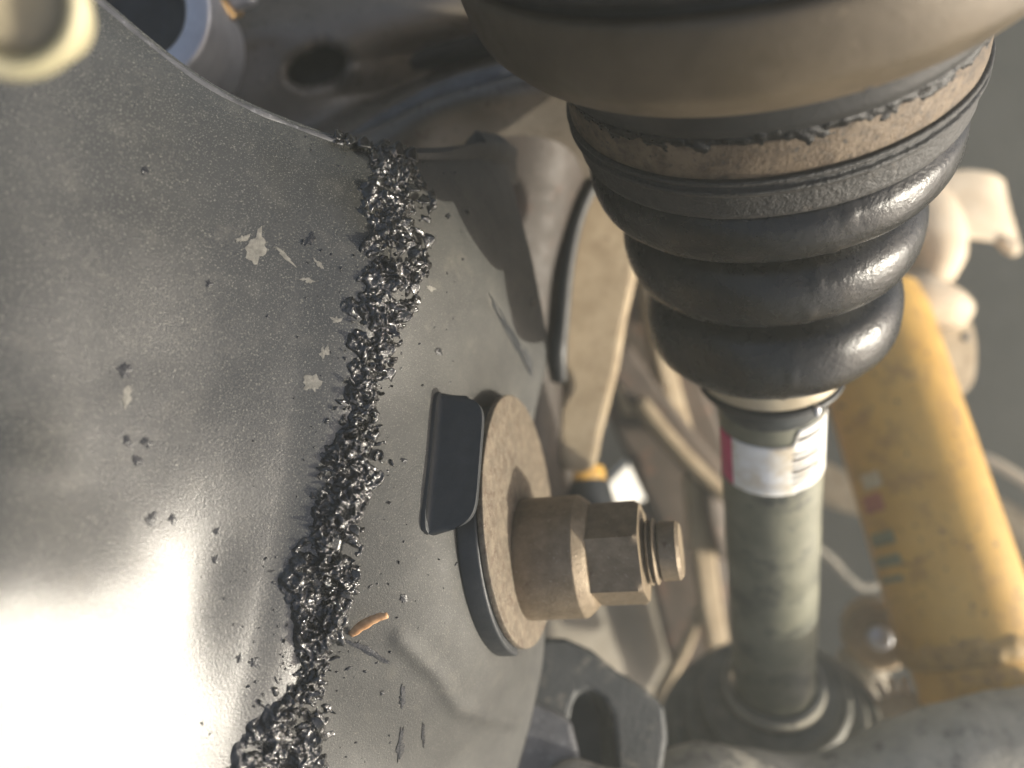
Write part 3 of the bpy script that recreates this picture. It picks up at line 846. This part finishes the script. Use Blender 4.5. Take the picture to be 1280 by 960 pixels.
mesh_obj('notch_shade_plate', V, Fc, M_hollow, nb, smooth=False, mods=(('bevel', .1, 2),))  # near-black colour stands for the shade inside the notch
V, Fc = tube([P(690, 978, 17.4), P(730, 976, 17.3), P(775, 992, 17.2), P(825, 1012, 17.2)], [.3, .4, .5, .55], 30, 14, .1, 1.2)
mesh_obj('dusty_lip', V, Fc, M_arm, nb)
pts = [P(750, 1160, 18.6), P(800, 1080, 19), P(865, 1015, 19.4), P(930, 1003, 20), P(1000, 1012, 20.4), P(1080, 1000, 20.4), P(1160, 965, 20.4), P(1250, 940, 20.6), P(1360, 925, 21)]
V, Fc = tube(pts, [1.2, 1.3, 1.45, 1.3, 1.3, 1.4, 1.45, 1.5, 1.5], 160, 48, .07, .9)
o = mesh_obj('lower_arm', V, Fc, M_arm, loc=pts[4])
tagit(o, 'dusty grey cast arm along the bottom right edge, in front of the outer boot', 'arm')
# castellated ring
cn = root('toothed_ring', P(1145, 915, 24), 'cream toothed ring below the yellow shock absorber, above the dusty arm', 'ring')
rc = P(1150, 958, 24.5); ra = nz((-.25, .35, .9)); e, f, a = frame(ra)
for k in range(15):
    th = math.radians(58 + k * 9.2)
    c = rc + 2.35 * (math.cos(th) * e - math.sin(th) * f) * 1.0
    t = nz(-math.sin(th) * e - math.cos(th) * f); r_ = nz(math.cos(th) * e - math.sin(th) * f)
    V = []
    for z in (-.3, .3):
        for (u, v) in ((-.13, -.3), (.13, -.3), (.09, .28), (-.09, .28)):
            V.append(c + t * u + r_ * v + a * z)
    mesh_obj('tooth', V, [(0, 1, 2, 3), (7, 6, 5, 4), (0, 4, 5, 1), (1, 5, 6, 2), (2, 6, 7, 3), (3, 7, 4, 0)], M_cream, cn, smooth=False, mods=(('bevel', .04, 2),))
V, Fc = revolve(rounded([(-.35, .8), (-.35, 2.12), (.35, 2.12), (.35, .8)], .06), straight(rc, ra), 72)
mesh_obj('hub', V, Fc, M_tan, cn, sharp=50)

# ================================================================== yellow shock absorber
sa0, sa1 = P(1085, 405, 27.6), P(1215, 812, 24.0)
sl = np.linalg.norm(sa1 - sa0); sdir = nz(sa1 - sa0); fs = straight(sa0, sdir)
sh = root('shock_absorber', sa1 + sdir * 2.5, 'dirty yellow shock absorber tube leaning at the right of the drive shaft', 'shock absorber')
V, Fc = revolve(rounded([(-1.2, .2), (-1.2, 1.5), (-.9, 1.9), (0, 2.02), (sl - .25, 2.02), (sl - .05, 1.96), (sl, 1.7)], .1), fs, 96,
                lambda s, r, th: .012 * noise.noise(Vector((math.cos(th) * r, math.sin(th) * r, s)) * .8))
mesh_obj('tube', V, Fc, M_yellow, sh, sharp=50)
V, Fc = revolve(dense([(sl - .42, 1.99), (sl - .25, 2.05), (sl - .05, 2.08), (sl + .18, 2.05), (sl + .34, 1.96), (sl + .42, 1.8)], 20), fs, 160,
                lambda s, r, th: .08 * noise.noise(Vector((math.cos(th) * r, math.sin(th) * r, s)) * 2.5), caps=False)
mesh_obj('weld_seam', V, Fc, M_rustyellow, sh)
V, Fc = revolve(rounded([(sl + .1, 1.2), (sl + .15, 1.88), (sl + 1.5, 1.84), (sl + 2.2, 1.5), (sl + 2.5, .8), (sl + 2.55, .1)], .25, 5), fs, 96)
mesh_obj('end_cap', V, Fc, M_yellow, sh, sharp=50)
# printed label on the shaded side
e, f, a = frame(sdir)
def facing(px, py):
    """angle round the tube of the point seen at a pixel"""
    d = P(px, py, 1); best = None
    for s in np.linspace(0, sl, 80):
        for th in np.linspace(0, 2 * math.pi, 180):
            r_ = math.cos(th) * e + math.sin(th) * f
            q = fs(s)[0] + 2.03 * r_
            if np.dot(r_, q) > 0:
                continue
            x, y = proj(q); dd = (x - px)**2 + (y - py)**2
            if best is None or dd < best[0]:
                best = (dd, s, math.degrees(th))
    return best[1], best[2]
pos = fs
for (px, py, hw, hs, mt, nm) in ((1090, 628, 12, .40, M_red, 'red_print'), (1088, 603, 10, .35, M_whitep, 'pale_print'), (1101, 674, 15, .28, M_greenp, 'green_print'),
                                 (1107, 700, 17, .22, M_greenp, 'green_print'), (1112, 722, 15, .12, M_greenp, 'green_print')):
    s0, t0 = facing(px, py)
    wrap(lambda t, s0=s0, hs=hs: (s0 - hs / 2 * 1.4, s0 + hs / 2 * 1.4), t0 - hw, t0 + hw, 2.045, nm, mt, sh, 12, 4, pos=fs)
# dusty round bush beside it
bu = root('round_bush', P(1085, 830, 27.5), 'round dusty pinkish bush at the left foot of the yellow shock absorber', 'bush')
fbu = straight(P(1098, 795, 27.3), (-.35, .12, .93))
V, Fc = revolve(rounded([(-1.8, .2), (-1.8, 1.15), (0, 1.2), (.3, 1.05), (.35, .75), (.22, .7), (.2, .05)], .12, 4), fbu, 64)
mesh_obj('sleeve', V, Fc, M_tan, bu, sharp=50)
V, Fc = revolve(rounded([(.1, .1), (.2, .42), (.5, .40), (.56, .05)], .06), fbu, 32)
mesh_obj('pin', V, Fc, M_silver, bu, sharp=50)
V, Fc = tube([P(1085, 830, 28), P(1060, 880, 28), P(1090, 950, 28), P(1160, 960, 27)], [1.0, .9, 1.0, 1.2], 30, 16, .1, .7)
mesh_obj('stem', V, Fc, M_arm, bu)

# ================================================================== cream knuckle casting at the right
kn = root('knuckle', P(1180, 500, 32), 'dusty cream knuckle casting behind the boot, above the yellow shock absorber', 'knuckle')
V, Fc = tube([P(1080, 235, 31), P(1140, 262, 30.5), P(1168, 300, 30.5), P(1160, 345, 31)], [1.2, 1.35, 1.15, 1.0], 30, 20, .1, .8)
mesh_obj('neck', V, Fc, M_cream, kn)
V, Fc = tube([P(1080, 375, 31), P(1130, 372, 30.4), P(1172, 378, 30.4), P(1196, 392, 30.8)], [1.0, 1.0, .9, .7], 30, 20, .1, .8)
mesh_obj('upper_lobe', V, Fc, M_cream, kn)
V, Fc = slab([(1080, 402), (1140, 388), (1185, 384), (1212, 398), (1222, 425), (1221, 465), (1213, 486), (1186, 504), (1165, 490), (1150, 440), (1080, 450)], 30.6, 2.4, (.8, 0), 44)
ll = mesh_obj('lower_lobe', V, Fc, M_tan, kn, sharp=40, mods=(('bevel', .3, 4),))
V, Fc = revolve([(0, .02), (0, .17), (.1, .17), (.1, .02)], straight(P(1205, 421, 30.3) , (0, 0, 1)), 20)
mesh_obj('hole', V, Fc, M_hollow, ll)
fl = [[(1120, 235, 31), (1160, 222, 31), (1200, 214, 31.4), (1235, 217, 31.8), (1252, 226, 32.6)],
      [(1120, 262, 30.4), (1165, 250, 30.4), (1205, 243, 30.9), (1238, 246, 31.4), (1258, 255, 32.2)],
      [(1120, 288, 29.9), (1165, 278, 29.9), (1210, 272, 30.4), (1245, 276, 31), (1266, 284, 31.9)],
      [(1120, 305, 29.6), (1165, 296, 29.6), (1212, 298, 30.2), (1252, 304, 30.8), (1273, 312, 31.8)]]
V = loft([[P(*q) for q in r] for r in fl], 24, 32)
sf = root('sheet_flap', P(1160, 290, 30), 'bent cream sheet flap with a rounded bright tip, right of the boot', 'flap')
mesh_obj('sheet', V.reshape(-1, 3), gridfaces(24, 32), M_cream, sf, mods=(('solid', .22, 0), ('bevel', .05, 2)))
V, Fc = tube([P(1250, 300, 30.6), P(1263, 308, 30.8), P(1268, 316, 31)], [.2, .33, .2], 14, 12)
mesh_obj('tip', V, Fc, M_cream, sf)

# ================================================================== far band, wire
pts = [P(930, 560, 42), P(1000, 590, 41), P(1060, 615, 40.5), P(1140, 632, 40), P(1230, 640, 39.5), P(1300, 690, 39), P(1380, 760, 38.5)]
V, Fc = tube(pts, 1.0, 60, 16, .06, .4, .4)
fb_ = root('fender_lip', pts[3], 'pale curved band crossing behind the shaft and the yellow shock absorber', 'band')
mesh_obj('band', V, Fc, M_tan, fb_)
pts2 = [p + np.array((.3, 1.5, .2)) for p in (P(1180, 600, 40), P(1230, 615, 39.5), P(1300, 660, 39), P(1380, 720, 38.5))]
V, Fc = tube(pts2, .28, 40, 12)
mesh_obj('bead', V, Fc, M_cream, fb_)
pts = [P(1015, 680, 36), P(1040, 700, 36), P(1062, 724, 36), P(1080, 734, 36), P(1110, 728, 36)]
V, Fc = tube(pts, .16, 30, 10)
o = mesh_obj('thin_wire', V, Fc, M_arm, loc=pts[2])
tagit(o, 'thin pale bent wire between the drive shaft and the yellow shock absorber', 'wire')

# ================================================================== things at the upper left
ts = root('steel_sleeve', P(165, 60, 18), 'pale zinc sleeve end with a dark hollow, behind the top edge of the panel', 'sleeve')
fts = straight(P(163, 8, 16.8), (.10, -.10, .99))
V, Fc = revolve(rounded([(-4, 1.66), (-.1, 1.66), (0, 1.60), (0, 1.15), (-.1, 1.08), (-3, 1.06)], .06), fts, 80, caps=False)
mesh_obj('ring', V, Fc, M_silver, ts, sharp=50)
V, Fc = revolve(rounded([(-3, 1.07), (-.45, 1.07), (-.4, .95), (-.55, .6), (-.5, .05)], .1), fts, 64)
mesh_obj('rubber_core', V, Fc, M_hollow, ts, sharp=50)
nb_ = root('near_bushing', P(0, -10, 9), 'blurred cream round bushing lip at the upper left corner', 'bushing')
fnb = straight(P(4, -6, 6.2), (.18, -.25, .95))
V, Fc = revolve(dense([(-.9, .40), (-.3, .46), (-.05, .62), (.08, .60), (.10, .52), (.0, .46), (-.12, .42)], 50), fnb, 72, caps=False)
mesh_obj('lip', V, Fc, M_zinc, nb_)
V, Fc = revolve(rounded([(-.4, .47), (-.14, .45), (-.08, .30), (-.15, .05)], .05), fnb, 48)
mesh_obj('core', V, Fc, M_zinc_in, nb_, sharp=50)
bf = root('brass_fitting', P(290, 30, 20), 'small blurred brass fitting with a silver cap at the top edge', 'fitting')
fbf = straight(P(275, 6, 19.2), (.93, .12, .35))
def hx(s, r, th):
    a_ = th % (math.pi / 3) - math.pi / 6
    return r * (math.cos(math.pi / 6) / math.cos(a_)) - r
V, Fc = revolve([(-1.2, .1), (-1.2, .42), (-.1, .42), (.0, .46), (.36, .46), (.42, .36), (.42, .1)], fbf, 48, hx)
mesh_obj('nut', V, Fc, M_brass, bf, sharp=30)
V, Fc = revolve(rounded([(.42, .1), (.42, .28), (.9, .27), (1.0, .18), (1.02, .02)], .04), fbf, 32)
mesh_obj('cap', V, Fc, M_silver, bf, sharp=50)

# ================================================================== haze box added to imitate lens veiling glare
hb = [(x, y, z) for x in (-90, 90) for y in (-90, 90) for z in (-75, 15)]
m_h = bpy.data.materials.new('lens_veil'); m_h.use_nodes = True
n_ = m_h.node_tree.nodes; n_.remove(n_['Principled BSDF'])
pvn = n_.new('ShaderNodeVolumePrincipled'); pvn.inputs['Color'].default_value = (.92, .96, .87, 1)
pvn.inputs['Density'].default_value = HAZE; pvn.inputs['Anisotropy'].default_value = .2
m_h.node_tree.links.new(pvn.outputs[0], n_['Material Output'].inputs['Volume'])
o = mesh_obj('lens_veil_box', hb, [(0, 1, 3, 2), (4, 6, 7, 5), (0, 4, 5, 1), (2, 3, 7, 6), (0, 2, 6, 4), (1, 5, 7, 3)], m_h, smooth=False)
o['kind'] = 'stuff'

for o in bpy.data.objects:
    if '_loc' in o:
        del o['_loc']
